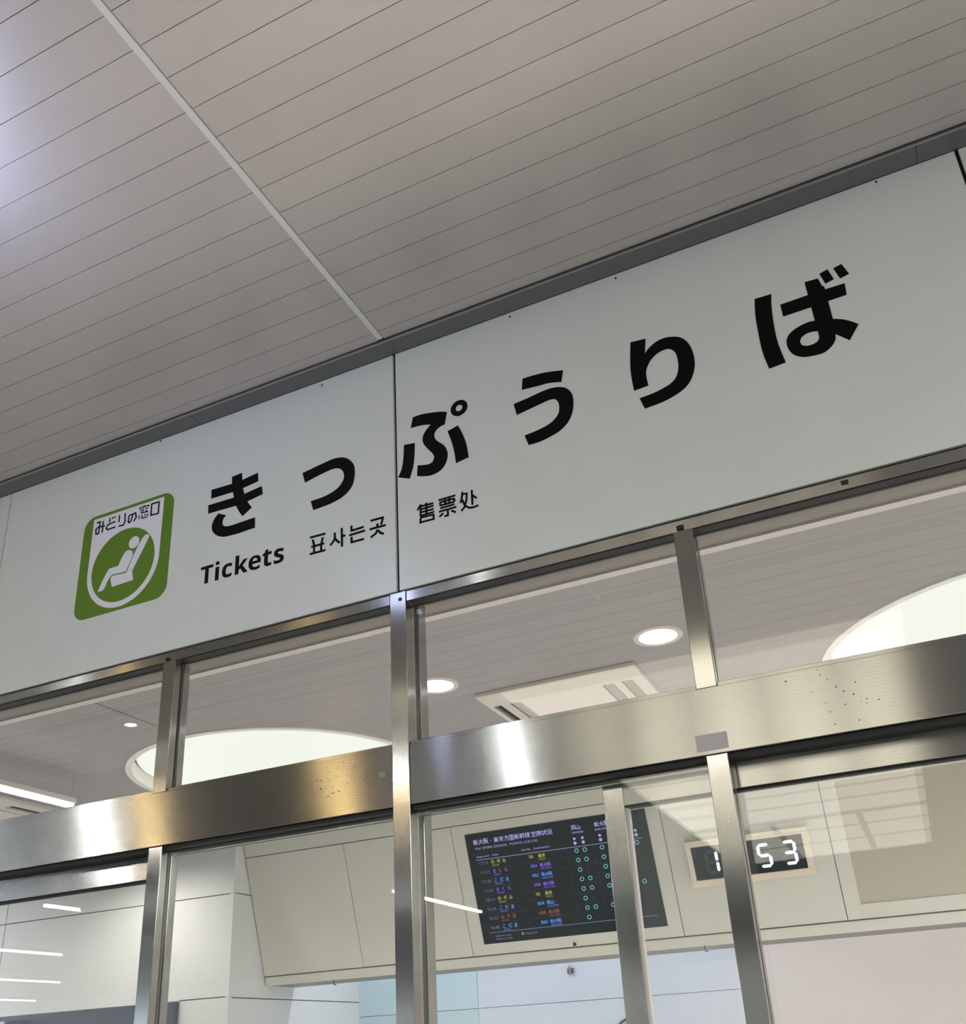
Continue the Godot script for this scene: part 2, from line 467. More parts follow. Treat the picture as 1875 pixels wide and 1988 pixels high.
func camera_and_light() -> void:
	var cam := Camera3D.new()
	cam.name = "camera"
	cam.transform = Transform3D(Basis(Vector3(0.90699, -0.05111, -0.41804), Vector3(0.20705, 0.91849, 0.33692), Vector3(0.36674, -0.39213, 0.84364)).orthonormalized(), Vector3(0, 1.6, 2.33))
	cam.set_frustum(0.05 * 1988.0 / 1857.45, Vector2(0, 0.05 * 256.0 / 1857.45), 0.05, 120.0)
	add_child(cam)
	cam.current = true
	var we := WorldEnvironment.new()
	we.name = "world_environment"
	var e := Environment.new()
	e.background_mode = Environment.BG_COLOR
	e.background_color = Color(0.75, 0.8, 0.9)
	e.background_energy_multiplier = 0.3
	e.tonemap_mode = Environment.TONE_MAPPER_LINEAR
	e.tonemap_exposure = 1.0
	e.sdfgi_enabled = true
	e.ssao_enabled = true
	e.ssil_enabled = true
	we.environment = e
	add_child(we)
	# the luminous ceiling of the concourse, two round office lights, added unseen fill lamps
	area_light("concourse_ceiling_lamp", Vector3(-1.07, 3.79, 7.27), Vector2(2.4, 7.9), 7.5, Color(0.985, 0.99, 0.97))
	area_light("side_fill_lamp", Vector3(6.2, 3.79, 8.0), Vector2(6.0, 10.0), 70.0, Color(0.985, 0.99, 0.97))  # added fill at the right, lifts the whole concourse
	area_light("office_right_fill", Vector3(2.6, 2.93, -1.5), Vector2(1.6, 2.0), 9.0, Color(0.98, 1.0, 1.0))  # added out of view to brighten the office from the right
	area_light("office_left_fill", Vector3(-7.1, 2.93, -1.4), Vector2(1.2, 1.8), 4.0, Color(0.98, 1.0, 1.0))  # added out of view to brighten the office from the left
	for c in ROUND_LIGHTS:
		area_light("round_lamp", Vector3(c.x, 3.002, c.y), Vector2(0.9, 0.9), 0.245, Color(0.97, 1.0, 0.95))

const ROUND_LIGHTS := [Vector2(-2.84, -1.555), Vector2(0.545, -1.575)]
const DOWNLIGHTS := [Vector2(-0.69, -0.845), Vector2(-1.60, -0.862)]

func concourse() -> void:
	# floor of concourse and office
	structure(box("floor", Vector3(-30, -0.2, 0.0), Vector3(12, 0, 24), M.floor), "pale stone floor of the concourse", "floor")
	structure(box("floor", Vector3(-30, -0.2, -4.5), Vector3(12, 0, 0.0), M.office_floor), "white floor of the office", "floor")
	# ceiling slab over the concourse with the slats that show in the photograph hung below it
	var ceiling := structure(box("ceiling", Vector3(-30, 3.862, -0.3), Vector3(12, 4.05, 24.2), M.slab), "concourse ceiling of long pale metal slats with dark joints", "ceiling")
	var rng := RandomNumberGenerator.new()
	rng.seed = 5
	for k in 23:
		var z1 := 0.2095 + 0.0925 * (k - 2)
		var za := maxf(z1 + 0.0012, 0.0765)
		var zb := z1 + 0.0925 - 0.0005
		var m: Material = M.slat if rng.randf() < 0.5 else M.slat_b
		box("slat", Vector3(-6.0, 3.8445, za), Vector3(-1.305, 3.858, zb), m, ceiling)
		box("slat", Vector3(-1.2815, 3.8445, za + 0.0012), Vector3(3.2, 3.858, zb + 0.0012), m, ceiling)
	box("joint_strip", Vector3(-1.3045, 3.8425, 0.081), Vector3(-1.2840, 3.856, 2.2), M.strip, ceiling, 0.0015)  # flat; its paler colour stands in for light on a sloped strip
	box("joint_backing", Vector3(-1.32, 3.858, 0.08), Vector3(-1.27, 3.862, 2.2), M.void, ceiling)
	box("slat_backing", Vector3(-6.0, 3.8585, 0.05), Vector3(3.2, 3.862, 2.25), M.trim, ceiling)
	# the plain ceiling beyond the slats, level with them
	box("panel", Vector3(-6.0, 3.845, 2.25), Vector3(3.2, 3.861, 3.2), M.slat, ceiling)
	# perimeter trim between slats and sign panels
	var trim := room("trim_1", "dark grey metal ceiling trim above the sign panels", "trim")
	for s in [[-6.0, -2.1225], [-2.1215, 0.4], [0.401, 3.2]]:
		box("trim_length", Vector3(s[0], CEIL, 0.0), Vector3(s[1], 3.86, 0.072), M.trim, trim, 0.001)
		box("trim_lip", Vector3(s[0], 3.8335, 0.0700), Vector3(s[1], 3.8385, 0.0725), M.trim_lip, trim)
	# far walls of the concourse
	structure(box("wall_far", Vector3(-30, 0, 24), Vector3(12, 4, 24.2), M.plaster), "plain far wall of the concourse", "wall")
	structure(box("wall_right", Vector3(12, 0, -4.5), Vector3(12.2, 4, 24.2), M.plaster), "plain right wall of the concourse", "wall")
	structure(box("wall_left", Vector3(-30.2, 0, -4.5), Vector3(-30, 4, 24.2), M.plaster), "plain left wall of the concourse", "wall")
	# luminous ceiling field behind the camera: it lights the concourse and shows in the glass
	var field := thing("luminous_ceiling", "long luminous ceiling panel with grey bars over the concourse, mirrored in the office glass", "ceiling light")
	box("diffuser", Vector3(-2.34, 3.82, 3.25), Vector3(0.20, 3.84, 11.3), glow(Color(1.0, 0.955, 0.83), 1.9), field)
	for z in [4.3, 5.3, 6.3, 7.32, 7.9, 9.4, 10.3]:
		box("bar", Vector3(-2.34, 3.808, z - 0.02), Vector3(0.20, 3.822, z + 0.02), M.slat, field)
	box("bar", Vector3(-2.34, 3.805, 8.58), Vector3(0.20, 3.822, 8.72), M.slat, field)
	for x in [-1.45, -0.5]:
		box("bar", Vector3(x - 0.035, 3.807, 8.7), Vector3(x + 0.035, 3.822, 11.3), M.slat, field)
	var side := thing("luminous_ceiling", "added unseen luminous fill field over the right side of the concourse", "ceiling light")  # unseen field, added as fill light for the concourse
	box("diffuser", Vector3(3.2, 3.82, 3.0), Vector3(9.2, 3.84, 13.0), glow(Color(1.0, 1.0, 0.98), 1.0), side)
	for z in [3.0, 4.6, 6.3, 8.0, 9.7, 11.4, 12.95]:
		box("bar", Vector3(3.2, 3.806, z), Vector3(9.2, 3.822, z + 0.04), M.slat, side)
	# daylight windows at the far left end of the concourse
	var day := structure(box("window_7", Vector3(-29.99, 0.3, 1.0), Vector3(-29.97, 3.5, 23.0), glow(Color(0.88, 0.93, 1.0), 5.0)), "bright daylight windows at the far left end of the concourse", "window")
	# short pendant lamp just outside the frame at the left: its light falls on the ceiling
	var pend := thing("pendant_lamp", "short white pendant lamp under the concourse ceiling, left of the view", "lamp")
	box("tube", Vector3(-2.03, 3.60, 1.16), Vector3(-1.97, 3.64, 1.40), glow(Color(0.86, 0.9, 1.0), 4.0), pend, 0.006)
	box("rod", Vector3(-2.005, 3.64, 1.27), Vector3(-1.995, 3.86, 1.28), M.edge, pend)
	var o8 := OmniLight3D.new()
	o8.name = "pendant_bulb"
	o8.position = Vector3(-2.0, 3.62, 1.28)
	o8.light_energy = 0.22
	o8.light_color = Color(0.74, 0.79, 1.0)
	o8.light_size = 0.02
	o8.omni_range = 20.0
	o8.omni_attenuation = 2.0
	o8.shadow_enabled = true
	add_child(o8)
	# narrow pendant lamps behind the camera: they draw the bright streaks on the brushed steel
	var spots := [[-7.25, 0.10, Color(1.0, 1.0, 1.0), 190.0, "white pendant lamp mirrored as the leftmost bright streak on the steel beam"], [-2.84, 0.11, Color(0.97, 0.99, 1.0), 120.0, "white pendant lamp mirrored as the bright streak right of the pillar"],
		[-6.62, 0.10, Color(1.0, 0.86, 0.60), 75.0, "warm pendant lamp mirrored as the narrow yellow streak on the beam"], [-4.50, 0.24, Color(1.0, 0.86, 0.60), 38.0, "warm pendant lamp mirrored as the broad yellow streak left of the pillar"]]
	for p in spots:
		var col := thing("pendant_lamp", p[4], "lamp", "", Transform3D(Basis.IDENTITY, Vector3(p[0], 3.56, 4.6)))
		box("lamp_face", Vector3(-p[1] / 2, 0, -0.03), Vector3(p[1] / 2, 0.22, 0.03), glow(p[2], p[3]), col, 0.01)
		box("rod", Vector3(-0.008, 0.22, -0.008), Vector3(0.008, 0.302, 0.008), M.steel_dark, col)
	# tubes close above the camera, outside the view: they draw the bright bands on the uprights
	for p in [[0.66, 1.7, 2.0, "white tube lamp just right of the view, mirrored as the band on the right mullion"], [-7.6, -5.7, 2.0, "white tube lamp left of the view, mirrored as the band on the left mullion"]]:
		var tb := thing("tube_light", p[3], "lamp", "", Transform3D(Basis.IDENTITY, Vector3(p[0], 3.77, p[2])))
		box("tube", Vector3(0, 0, -0.02), Vector3(p[1] - p[0], 0.03, 0.02), glow(Color(0.95, 0.98, 1.0), 22.0), tb, 0.006)
		box("housing", Vector3(-0.02, 0.03, -0.035), Vector3(p[1] - p[0] + 0.02, 0.074, 0.035), M.edge, tb, 0.003)
	structure(box("trim_4", Vector3(-30, 3.35, 21.75), Vector3(12, 3.862, 21.85), M.plaster), "added unseen downstand that hides the fill lamps before the far wall", "trim")  # added to keep the far wall fill lamps out of the reflections
	for x in [-12.0, -4.0, 4.0]:
		area_light("far_wall_fill", Vector3(x, 3.74, 22.2), Vector2(4.0, 0.08), 12.0, Color(1, 1, 1))  # added fill, brightens the far wall that the posts mirror
		var fw := thing("tube_light", ["added unseen fill tube before the far wall, at its left end", "added unseen fill tube before the far wall, in its middle", "added unseen fill tube before the far wall, at its right end"][int((x + 12) / 8)], "lamp", "", Transform3D(Basis.IDENTITY, Vector3(x, 3.75, 22.2)))
		box("tube", Vector3(-2, 0, -0.04), Vector3(2, 0.06, 0.04), glow(Color(1, 1, 1), 3.0), fw, 0.01)
		box("housing", Vector3(-2.02, 0.06, -0.06), Vector3(2.02, 0.112, 0.06), M.edge, fw)
	# tube lights of the concourse, seen as streaks in glass and steel
	var n := 0
	for t in [[-6.9, 9.76, 12.76], [-11.12, 7.35, 7.99], [-15.66, 10.3, 11.95], [-20.44, 14.3, 16.4], [-25.8, 18.5, 20.5]]:
		var o := thing("tube_light", ["white linear tube lamp mirrored across the left part of the departure screen", "short white tube lamp mirrored under the left sliding door rail", "white tube lamp mirrored as the upper long streak at the lower left", "white tube lamp mirrored as the middle long streak at the lower left", "white tube lamp mirrored as the lowest faint streak at the lower left", "white tube lamp mirrored below the departure screen"][n], "lamp", "tube lamps on the concourse ceiling")
		box("housing", Vector3(t[0] - 0.05, 3.80, t[1]), Vector3(t[0] + 0.05, 3.86, t[2]), M.edge, o, 0.004)
		box("tube", Vector3(t[0] - 0.03, 3.77, t[1] + 0.02), Vector3(t[0] + 0.03, 3.80, t[2] - 0.02), glow(Color(0.96, 0.98, 1.0), 20.0), o, 0.006)
		area_light("tube_lamp_%d" % n, Vector3(t[0], 3.765, (t[1] + t[2]) / 2), Vector2(0.06, t[2] - t[1]), 1.0, Color(0.94, 0.97, 1.0))
		n += 1

func rivet(parent: Node3D, at: Vector3, r := 0.0035) -> void:
	var st := start()
	lathe(st, [Vector2(r, 0), Vector2(r, 0.0012), Vector2(r * 0.6, 0.0022), Vector2(0, 0.0024)], Vector3.ZERO, 10)
	var o := obj("rivet", st, M.gasket, parent)
	o.position = at - parent.position
	o.rotation_degrees.x = 90

func sign_band() -> void:
	# bulkhead that carries the panels
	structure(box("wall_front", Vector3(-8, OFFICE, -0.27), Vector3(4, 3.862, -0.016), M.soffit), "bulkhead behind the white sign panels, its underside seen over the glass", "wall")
	structure(box("trim_2", Vector3(-8, 2.944, -0.292), Vector3(4, 2.956, -0.258), M.edge), "pale edge trim of the office ceiling behind the glass", "trim")
	box_seams()
	var panels := []
	for s in [[-6.0, -3.1105, "blank white sign panel at the far left edge, beyond the thin seam"],
			[-3.1055, -1.2935, "white sign panel with the green ticket badge and the first two big black characters"],
			[-1.2840, 0.4960, "white sign panel with four big black characters, right of the middle seam"],
			[0.5060, 2.3, "blank white sign panel at the far right edge, beyond the dark gap"]]:
		var o := thing("sign_panel", s[2], "sign panel", "white panels over the glass", Transform3D(Basis.IDENTITY, Vector3((s[0] + s[1]) / 2, 2.9235, 0)))
		box("board", Vector3(s[0], 2.9235, -0.012) - o.position, Vector3(s[1], 3.8365, 0.0) - o.position, M.enamel, o, 0.0012)
		panels.append(o)
	for r in [Vector3(-1.582, 3.816, 0), Vector3(-2.319, 3.829, 0)]:
		rivet(panels[1], r)
	for r in [Vector3(-0.851, 3.818, 0), Vector3(-0.488, 3.819, 0), Vector3(0.289, 3.826, 0)]:
		rivet(panels[2], r)
	for k in ["ki", "tsu"]:
		letter(k, panels[1])
	for k in ["pu", "u", "ri", "ba"]:
		letter(k, panels[2])
	for k in ["ko0", "ko1", "ko2", "ko3"]:
		letter(k, panels[1], "character", 0.0, 0.001, 0.0079)
	for k in ["cn0", "cn1", "cn2"]:
		letter(k, panels[2], "character", 0.0, 0.001, 0.0067)
	var st := start()
	latin(st, "Tickets", -2.0730, SIGN_Y + 0.242, 0.0685, 0.351, true, 0.0, Transform3D(Basis.IDENTITY, -panels[1].position))
	obj("lettering", st, M.ink, panels[1])
	badge(panels[1])

func box_seams() -> void:
	# dark reveal behind the seams and under the panels
	structure(box("trim_3", Vector3(-6, 2.912, -0.016), Vector3(2.3, 3.84, -0.0125), M.gasket), "dark reveal between the white sign panels", "trim")

func badge(panel: Node3D) -> void:
	var o := Node3D.new()
	o.name = "ticket_badge"
	panel.add_child(o, true)
	o.set_meta("label", "green square badge with a white seat figure in a ring")
	var t := Transform3D(Basis.IDENTITY, -panel.position)
	# green plate with round corners
	var lo := Vector2(-5327 / 2000.0, SIGN_Y + 479 / 2000.0)
	var hi := Vector2(-4448 / 2000.0, SIGN_Y + 1357 / 2000.0)
	var r := 0.052
	var plate := PackedVector2Array()
	for c in [[Vector2(hi.x - r, hi.y - r), 0], [Vector2(lo.x + r, hi.y - r), 1], [Vector2(lo.x + r, lo.y + r), 2], [Vector2(hi.x - r, lo.y + r), 3]]:
		for i in 9:
			var a: float = (c[1] + i / 8.0) * PI / 2
			plate.append(c[0] + Vector2(cos(a), sin(a)) * r)
	var st := start()
	prism(st, plate, 0.0, 0.0008, t)
	obj("plate", st, M.green, o)
	# white shield, straight at the top and round at the bottom
	var mid := Vector2(-4890 / 2000.0, SIGN_Y + 850 / 2000.0)
	var big := 0.1725
	var top := SIGN_Y + 1329 / 2000.0
	var shield := PackedVector2Array([Vector2(mid.x + big, top), Vector2(mid.x - big, top)])
	for i in 33:
		var a := PI + PI * i / 32.0
		shield.append(mid + Vector2(cos(a), sin(a)) * big)
	st = start()
	prism(st, shield, 0.0, 0.0014, t)
	obj("shield", st, M.white_film, o)
	st = start()
	prism(st, ring_poly(mid, 0.1505, 72), 0.0, 0.002, t)
	obj("disc", st, M.green, o)
	st = start()
	prism(st, ring_poly(Vector2(-4798 / 2000.0, SIGN_Y + 1010 / 2000.0), 0.025, 32), 0.0, 0.0026, t)
	for c in LETTERS.fig0 + LETTERS.fig1:
		prism(st, rounded(points(c)), 0.0, 0.0026, t)
	obj("seat_figure", st, M.white_film, o)
	for i in 6:
		st = start()
		for c in LETTERS["bd%d" % i]:
			strokes(st, points(c), 0.0064 if i != 4 else 0.0048, 0.0, 0.002, t)
		obj("character", st, M.ink, o)

# an upright of the steel screen: bright front, dark gasket groove, bright back
func upright(called: String, parent: Node3D, x0: float, x1: float, y0: float, y1: float, depth: float, proud := 0.0) -> void:
	var st := start()
	bx(st, Vector3(x0, y0, -0.4 * depth), Vector3(x1, y1, proud), 0.0012, 1)
	bx(st, Vector3(x0, y0, -depth), Vector3(x1, y1, -0.62 * depth), 0.0012, 1)
	var o := obj(called, st, M.steel, parent)
	box("gasket", Vector3(x0 + 0.003, y0, -0.63 * depth), Vector3(x1 - 0.003, y1, -0.38 * depth), M.gasket, o)

func steel_screen() -> void:
	var f := thing("steel_screen", "brushed stainless steel frame of posts and beams holding the office glass", "frame")
	box("head_rail", Vector3(-6, 2.882, -0.055), Vector3(-1.3185, 2.9155, 0), M.steel, f, 0.0012, 0)
	box("head_rail", Vector3(-1.2605, 2.882, -0.055), Vector3(2.3, 2.9155, 0), M.steel, f, 0.0012, 0)
	box("head_lip", Vector3(-6, 2.8785, -0.05), Vector3(2.3, 2.882, -0.004), M.steel_dark, f)
	upright("mullion", f, -2.209, -2.155, 2.4237, 2.882, 0.075)
	upright("mullion", f, -0.427, -0.374, 2.4237, 2.882, 0.075)
	upright("mullion", f, 1.408, 1.461, 2.4237, 2.882, 0.075)
	upright("pillar", f, -1.317, -1.262, 0.0, 2.917, 0.128, 0.002)
	upright("post", f, -2.207, -2.153, 0.0, 2.2485, 0.082, -0.003)
	upright("post", f, -0.4275, -0.3745, 0.0, 2.2485, 0.075, -0.003)
	box("transom_beam", Vector3(-6, 2.25, -0.075), Vector3(-1.3178, 2.4237, 0), M.steel, f, 0.0012, 0)
	box("transom_beam", Vector3(-1.2612, 2.25, -0.075), Vector3(2.3, 2.4237, 0), M.steel, f, 0.0012, 0)
	box("track", Vector3(-6, 2.238, -0.112), Vector3(-1.318, 2.2495, -0.012), M.gasket, f)
	box("track", Vector3(-1.261, 2.238, -0.112), Vector3(2.3, 2.2495, -0.012), M.gasket, f)
	# upper panes with a bead at their foot
	var n := 1
	for s in [[-6.0, -2.210], [-2.154, -1.318], [-1.261, -0.428], [-0.373, 1.407]]:
		box("bead", Vector3(s[0], 2.4242, -0.03), Vector3(s[1], 2.4365, -0.007), M.steel, f, 0.001, 0)
		structure(box("window_%d" % n, Vector3(s[0], 2.4365, -0.042), Vector3(s[1], 2.8785, -0.034), M.glass), ["clear transom pane left of the left mullion, before the pendant tube", "clear transom pane between left mullion and steel pillar", "clear transom pane between steel pillar and right mullion, before the air conditioner", "clear transom pane right of the right mullion"][n - 1], "window")
		n += 1
	# fixed lower panes between post and pillar
	for s in [[-2.152, -1.318], [-1.261, -0.428]]:
		structure(box("window_%d" % n, Vector3(s[0], 0.02, -0.042), Vector3(s[1], 2.238, -0.034), M.glass), ["clear fixed pane left of the tall steel pillar", "clear fixed pane right of the tall steel pillar"][n - 5], "window")
		box("bead", Vector3(s[0], 2.226, -0.056), Vector3(s[1], 2.238, -0.044), M.steel, f, 0.001, 0)
		n += 1
	# sliding doors behind the beam
	var d := room("door_1", "sliding glass door with a steel stile and top rail, in front of the departure screen", "door")
	box("stile", Vector3(-0.723, 0.02, -0.105), Vector3(-0.668, 2.245, -0.07), M.steel, d, 0.0015, 1)
	box("top_rail", Vector3(-0.668, 2.1725, -0.105), Vector3(1.30, 2.245, -0.07), M.steel, d, 0.0012, 0)
	box("rail_gasket", Vector3(-0.668, 2.166, -0.098), Vector3(1.30, 2.1725, -0.077), M.gasket, d)
	box("stile_gasket", Vector3(-0.668, 0.02, -0.098), Vector3(-0.660, 2.166, -0.077), M.edge, d)
	box("pane", Vector3(-0.660, 0.05, -0.091), Vector3(1.30, 2.166, -0.083), M.glass, d)
	d = room("door_2", "sliding glass door at the left with a steel top rail", "door")
	box("top_rail", Vector3(-5.0, 2.165, -0.105), Vector3(-2.215, 2.245, -0.07), M.steel, d, 0.0012, 0)
	box("rail_gasket", Vector3(-5.0, 2.158, -0.098), Vector3(-2.215, 2.165, -0.077), M.gasket, d)
	box("pane", Vector3(-5.0, 0.05, -0.091), Vector3(-2.215, 2.158, -0.083), M.glass, d)
	# screws and marks
	box("screw", Vector3(-1.286, 2.887, 0.002), Vector3(-1.276, 2.897, 0.005), M.steel_dark, f, 0.001)
	box("clip", Vector3(-2.196, 2.884, 0), Vector3(-2.183, 2.895, 0.006), M.gasket, f, 0.001)
	box("clip", Vector3(-0.415, 2.884, 0), Vector3(-0.396, 2.898, 0.006), M.gasket, f, 0.001)
	box("clip", Vector3(0.018, 2.896, 0), Vector3(0.036, 2.907, 0.004), M.steel_dark, f, 0.001)
	var rng := RandomNumberGenerator.new()
	rng.seed = 31
	var st := start()
	for c in [[Vector2(-1.515, 2.345), 0.045, 26], [Vector2(-0.10, 2.335), 0.06, 20], [Vector2(-1.56, 2.37), 0.03, 10]]:
		for i in c[2]:
			var p: Vector2 = c[0] + Vector2(rng.randfn(0, c[1]), rng.randfn(0, c[1] * 0.6))
			p.y = clampf(p.y, 2.26, 2.415)
			var r := rng.randf_range(0.0006, 0.0022)
			prism(st, PackedVector2Array([p + Vector2(-r * 1.6, 0), p + Vector2(0, -r), p + Vector2(r, 0.2 * r), p + Vector2(0.1 * r, r)]), 0.0, 0.0003)
	var marks := obj("scuff_marks", st, mat(Color(0.30, 0.22, 0.16), 0.7), f)
	marks.set_meta("kind", "stuff")
	tag(box("tape_patch", Vector3(-0.447, 2.26, 0.0002), Vector3(-0.368, 2.302, 0.001), M.tape), "grey square tape patch on the steel beam above the right post", "tape")
	tag(box("name_plate", Vector3(-1.361, 2.341, 0.0002), Vector3(-1.341, 2.358, 0.0012), M.vane), "tiny dark plate on the steel beam left of the pillar", "plate")

func office_shell() -> void:
	# ceiling boards with openings for the round lights and downlights
	var ceiling := structure(box("ceiling", Vector3(-8, 3.06, -4.5), Vector3(4, 3.2, -0.28), M.plaster), "office ceiling of pale boards running along the glass", "ceiling")
	var holes := []
	for c in ROUND_LIGHTS:
		holes.append(ring_poly(c, 0.728, 96))
	for c in DOWNLIGHTS:
		holes.append(ring_poly(c, 0.078, 40))
	holes.append(ring_poly(Vector2(-2.91, -0.58), 0.024, 20))
	var flat := Transform3D(Basis(Vector3(1, 0, 0), Vector3(0, 0, 1), Vector3(0, -1, 0)), Vector3(0, OFFICE, 0))  # outline y becomes z, its front looks down
	var z := -0.293
	var k := 0
	while z > -4.3:
		var zb := z - 0.0925
		var spans := [[-8.0, 4.0]]
		if z > -1.0:
			spans = [[-8.0, -2.838], [-2.829, 4.0]]
		elif z < -2.1:
			spans = [[-8.0, -3.372], [-3.368, 4.0]]
		for s in spans:
			var pieces := [PackedVector2Array([Vector2(s[0], z - 0.0006), Vector2(s[1], z - 0.0006), Vector2(s[1], zb + 0.0006), Vector2(s[0], zb + 0.0006)])]
			for h in holes:
				var next := []
				for p in pieces:
					next.append_array(Geometry2D.clip_polygons(p, h))
				pieces = next
			var st := start()
			for p in pieces:
				prism(st, p, -0.012, 0.0, flat)
			obj("board", st, M.office_slat, ceiling)
		z = zb
		k += 1
	# walls of the office
	var wl := room("wall_panelled", "pale panelled wall left of the display fascia, lit from above", "wall")
	for s in [[-8.0, -6.113], [-6.107, -4.072]]:
		for h in [[2.633, 2.951], [2.003, 2.627], [0.0, 1.997]]:
			box("panel", Vector3(s[0], h[0], -2.80), Vector3(s[1], h[1], -2.767), M.office_wall, wl, 0.001)
	for h in [[2.638, 2.951], [1.998, 2.632], [0.0, 1.992]]:
		box("panel", Vector3(-4.10, h[0], -4.32), Vector3(-4.0725, h[1], -2.7675), M.office_wall, wl, 0.001)
	box("backing", Vector3(-8.0, 0, -4.5), Vector3(-4.10, 2.951, -2.803), M.void, wl)
	var wb := room("wall_back", "back wall of the office below the fascia, blue and white panels, pinkish at the right for a warm glass reflection", "wall")
	var tops := [[-4.072, -3.082, M.wall_blue], [-3.078, -1.062, M.wall_white], [-1.058, 4.0, M.wall_reflection_tint]]
	for s in tops:
		var seam := 1.89 if s[2] != M.wall_reflection_tint else 1.45
		box("panel", Vector3(s[0], seam + 0.002, -4.34), Vector3(s[1], 2.951, -4.31), s[2], wb)
		box("panel", Vector3(s[0], 0, -4.34), Vector3(s[1], seam - 0.002, -4.31), s[2], wb)
	box("backing", Vector3(-4.1, 0, -4.5), Vector3(4, 3.06, -4.341), M.grey, wb)
	structure(box("wall_side", Vector3(4, 0, -4.5), Vector3(4.1, 3.862, 0), M.office_wall), "plain right side wall of the office", "wall")
	structure(box("wall_end", Vector3(-8.1, 0, -4.5), Vector3(-8, 3.862, 0), M.office_wall), "plain left end wall of the office", "wall")

func office_fittings() -> void:
	var names := ["large round recessed ceiling light left of the steel pillar", "large round recessed ceiling light at the right edge"]
	for i in 2:
		var c: Vector2 = ROUND_LIGHTS[i]
		var o := thing("round_light", names[i], "ceiling light", "round office lights", Transform3D(Basis.IDENTITY, Vector3(c.x, OFFICE, c.y)))
		var st := start()
		lathe(st, [Vector2(0.715, 0.062), Vector2(0.715, -0.006), Vector2(0.745, -0.006), Vector2(0.745, 0.001)], Vector3.ZERO, 128)
		obj("rim", st, M.strip, o)
		st = start()
		lathe(st, [Vector2(0.7, 0.058), Vector2(0.7, 0.052), Vector2(0.0, 0.052)].map(func(v): return v), Vector3.ZERO, 96)
		obj("diffuser", st, glow(Color(0.985, 1.0, 0.95), 0.96), o)
	var which := ["round recessed downlight left of the right transom mullion", "round recessed downlight just right of the steel pillar"]
	for i in 2:
		var c: Vector2 = DOWNLIGHTS[i]
		var o := thing("downlight", which[i], "downlight", "office downlights", Transform3D(Basis.IDENTITY, Vector3(c.x, OFFICE, c.y)))
		var st := start()
		lathe(st, [Vector2(0.060, 0.05), Vector2(0.070, -0.004), Vector2(0.088, -0.004), Vector2(0.091, 0.0)], Vector3.ZERO, 64)
		obj("ring", st, M.edge, o)
		st = start()
		lathe(st, [Vector2(0.066, 0.018), Vector2(0.0, 0.018)], Vector3.ZERO, 48)
		obj("lamp", st, glow(Color(1.0, 0.99, 1.0), 6.0), o)
		spot("downlight_lamp_%d" % i, Vector3(c.x, OFFICE - 0.006, c.y), 60.0, 7.5, Color(1.0, 0.98, 0.96), 0.05)
	var o2 := thing("downlight", "tiny round spot light near the dark ceiling joint at the left", "downlight", "", Transform3D(Basis.IDENTITY, Vector3(-2.91, OFFICE, -0.58)))
	var s2 := start()
	lathe(s2, [Vector2(0.022, 0.02), Vector2(0.024, -0.002), Vector2(0.03, -0.002), Vector2(0.031, 0.0)], Vector3.ZERO, 32)
	obj("ring", s2, M.edge, o2)
	s2 = start()
	lathe(s2, [Vector2(0.024, 0.0), Vector2(0.0, -0.001)], Vector3.ZERO, 32)
	obj("lamp", s2, glow(Color(1.0, 0.98, 0.9), 3.0), o2)
	# wall washers above the panelled wall
	spot("wall_washer_lamp", Vector3(-4.66, OFFICE - 0.01, -2.25), 85.0, 1.5, Color(1.0, 0.98, 0.93), 0.08)
	# fill tubes added out of sight behind the fascia to brighten the back wall
	for x in [[-4.0, -1.1, Color(0.90, 0.95, 1.0), 2.3], [-1.0, 3.6, Color(1.0, 0.96, 0.94), 2.2]]:
		area_light("back_wall_fill", Vector3((x[0] + x[1]) / 2, 2.90, -3.70), Vector2(x[1] - x[0], 0.1), x[3], x[2])
		var cl := thing("back_wall_fill_tube", ["added unseen fill tube behind the fascia over the white back wall", "added unseen fill tube behind the fascia over the pinkish back wall"][0 if x[0] < -2 else 1], "lamp", "", Transform3D(Basis.IDENTITY, Vector3(x[0], 2.91, -3.70)))
		box("tube", Vector3(0, 0, -0.05), Vector3(x[1] - x[0], 0.03, 0.05), glow(x[2], 1.5), cl, 0.01)
	for i in 1:
		var w := thing("downlight", "recessed wall washer over the panelled wall, near the fascia", "downlight", "", Transform3D(Basis.IDENTITY, Vector3(-4.66, OFFICE, -2.28)))
		var st := start()
		lathe(st, [Vector2(0.05, 0.0), Vector2(0.05, -0.004), Vector2(0.065, -0.004), Vector2(0.066, 0.0)], Vector3.ZERO, 40)
		obj("ring", st, M.edge, w)
		st = start()
		lathe(st, [Vector2(0.05, -0.002), Vector2(0.0, -0.002)], Vector3.ZERO, 40)
		obj("lamp", st, glow(Color(1.0, 0.97, 0.9), 3.0), w)
	for p in [["broad flat fill lamp added unseen at the right end of the office", Vector3(2.6, 2.938, -1.5), Vector2(1.6, 2.0)], ["broad flat fill lamp added unseen at the left end of the office", Vector3(-7.1, 2.938, -1.4), Vector2(1.2, 1.8)]]:
		var lamp := thing("added_flat_lamp", p[0], "ceiling light", "", Transform3D(Basis.IDENTITY, p[1]))  # unseen lamps added at both ends as office fill
		box("frame", Vector3(-p[2].x / 2 - 0.03, 0.0, -p[2].y / 2 - 0.03), Vector3(p[2].x / 2 + 0.03, 0.012, p[2].y / 2 + 0.03), M.edge, lamp, 0.002)
		box("diffuser", Vector3(-p[2].x / 2, -0.004, -p[2].y / 2), Vector3(p[2].x / 2, 0.0, p[2].y / 2), glow(Color(0.98, 1.0, 1.0), 1.0), lamp)
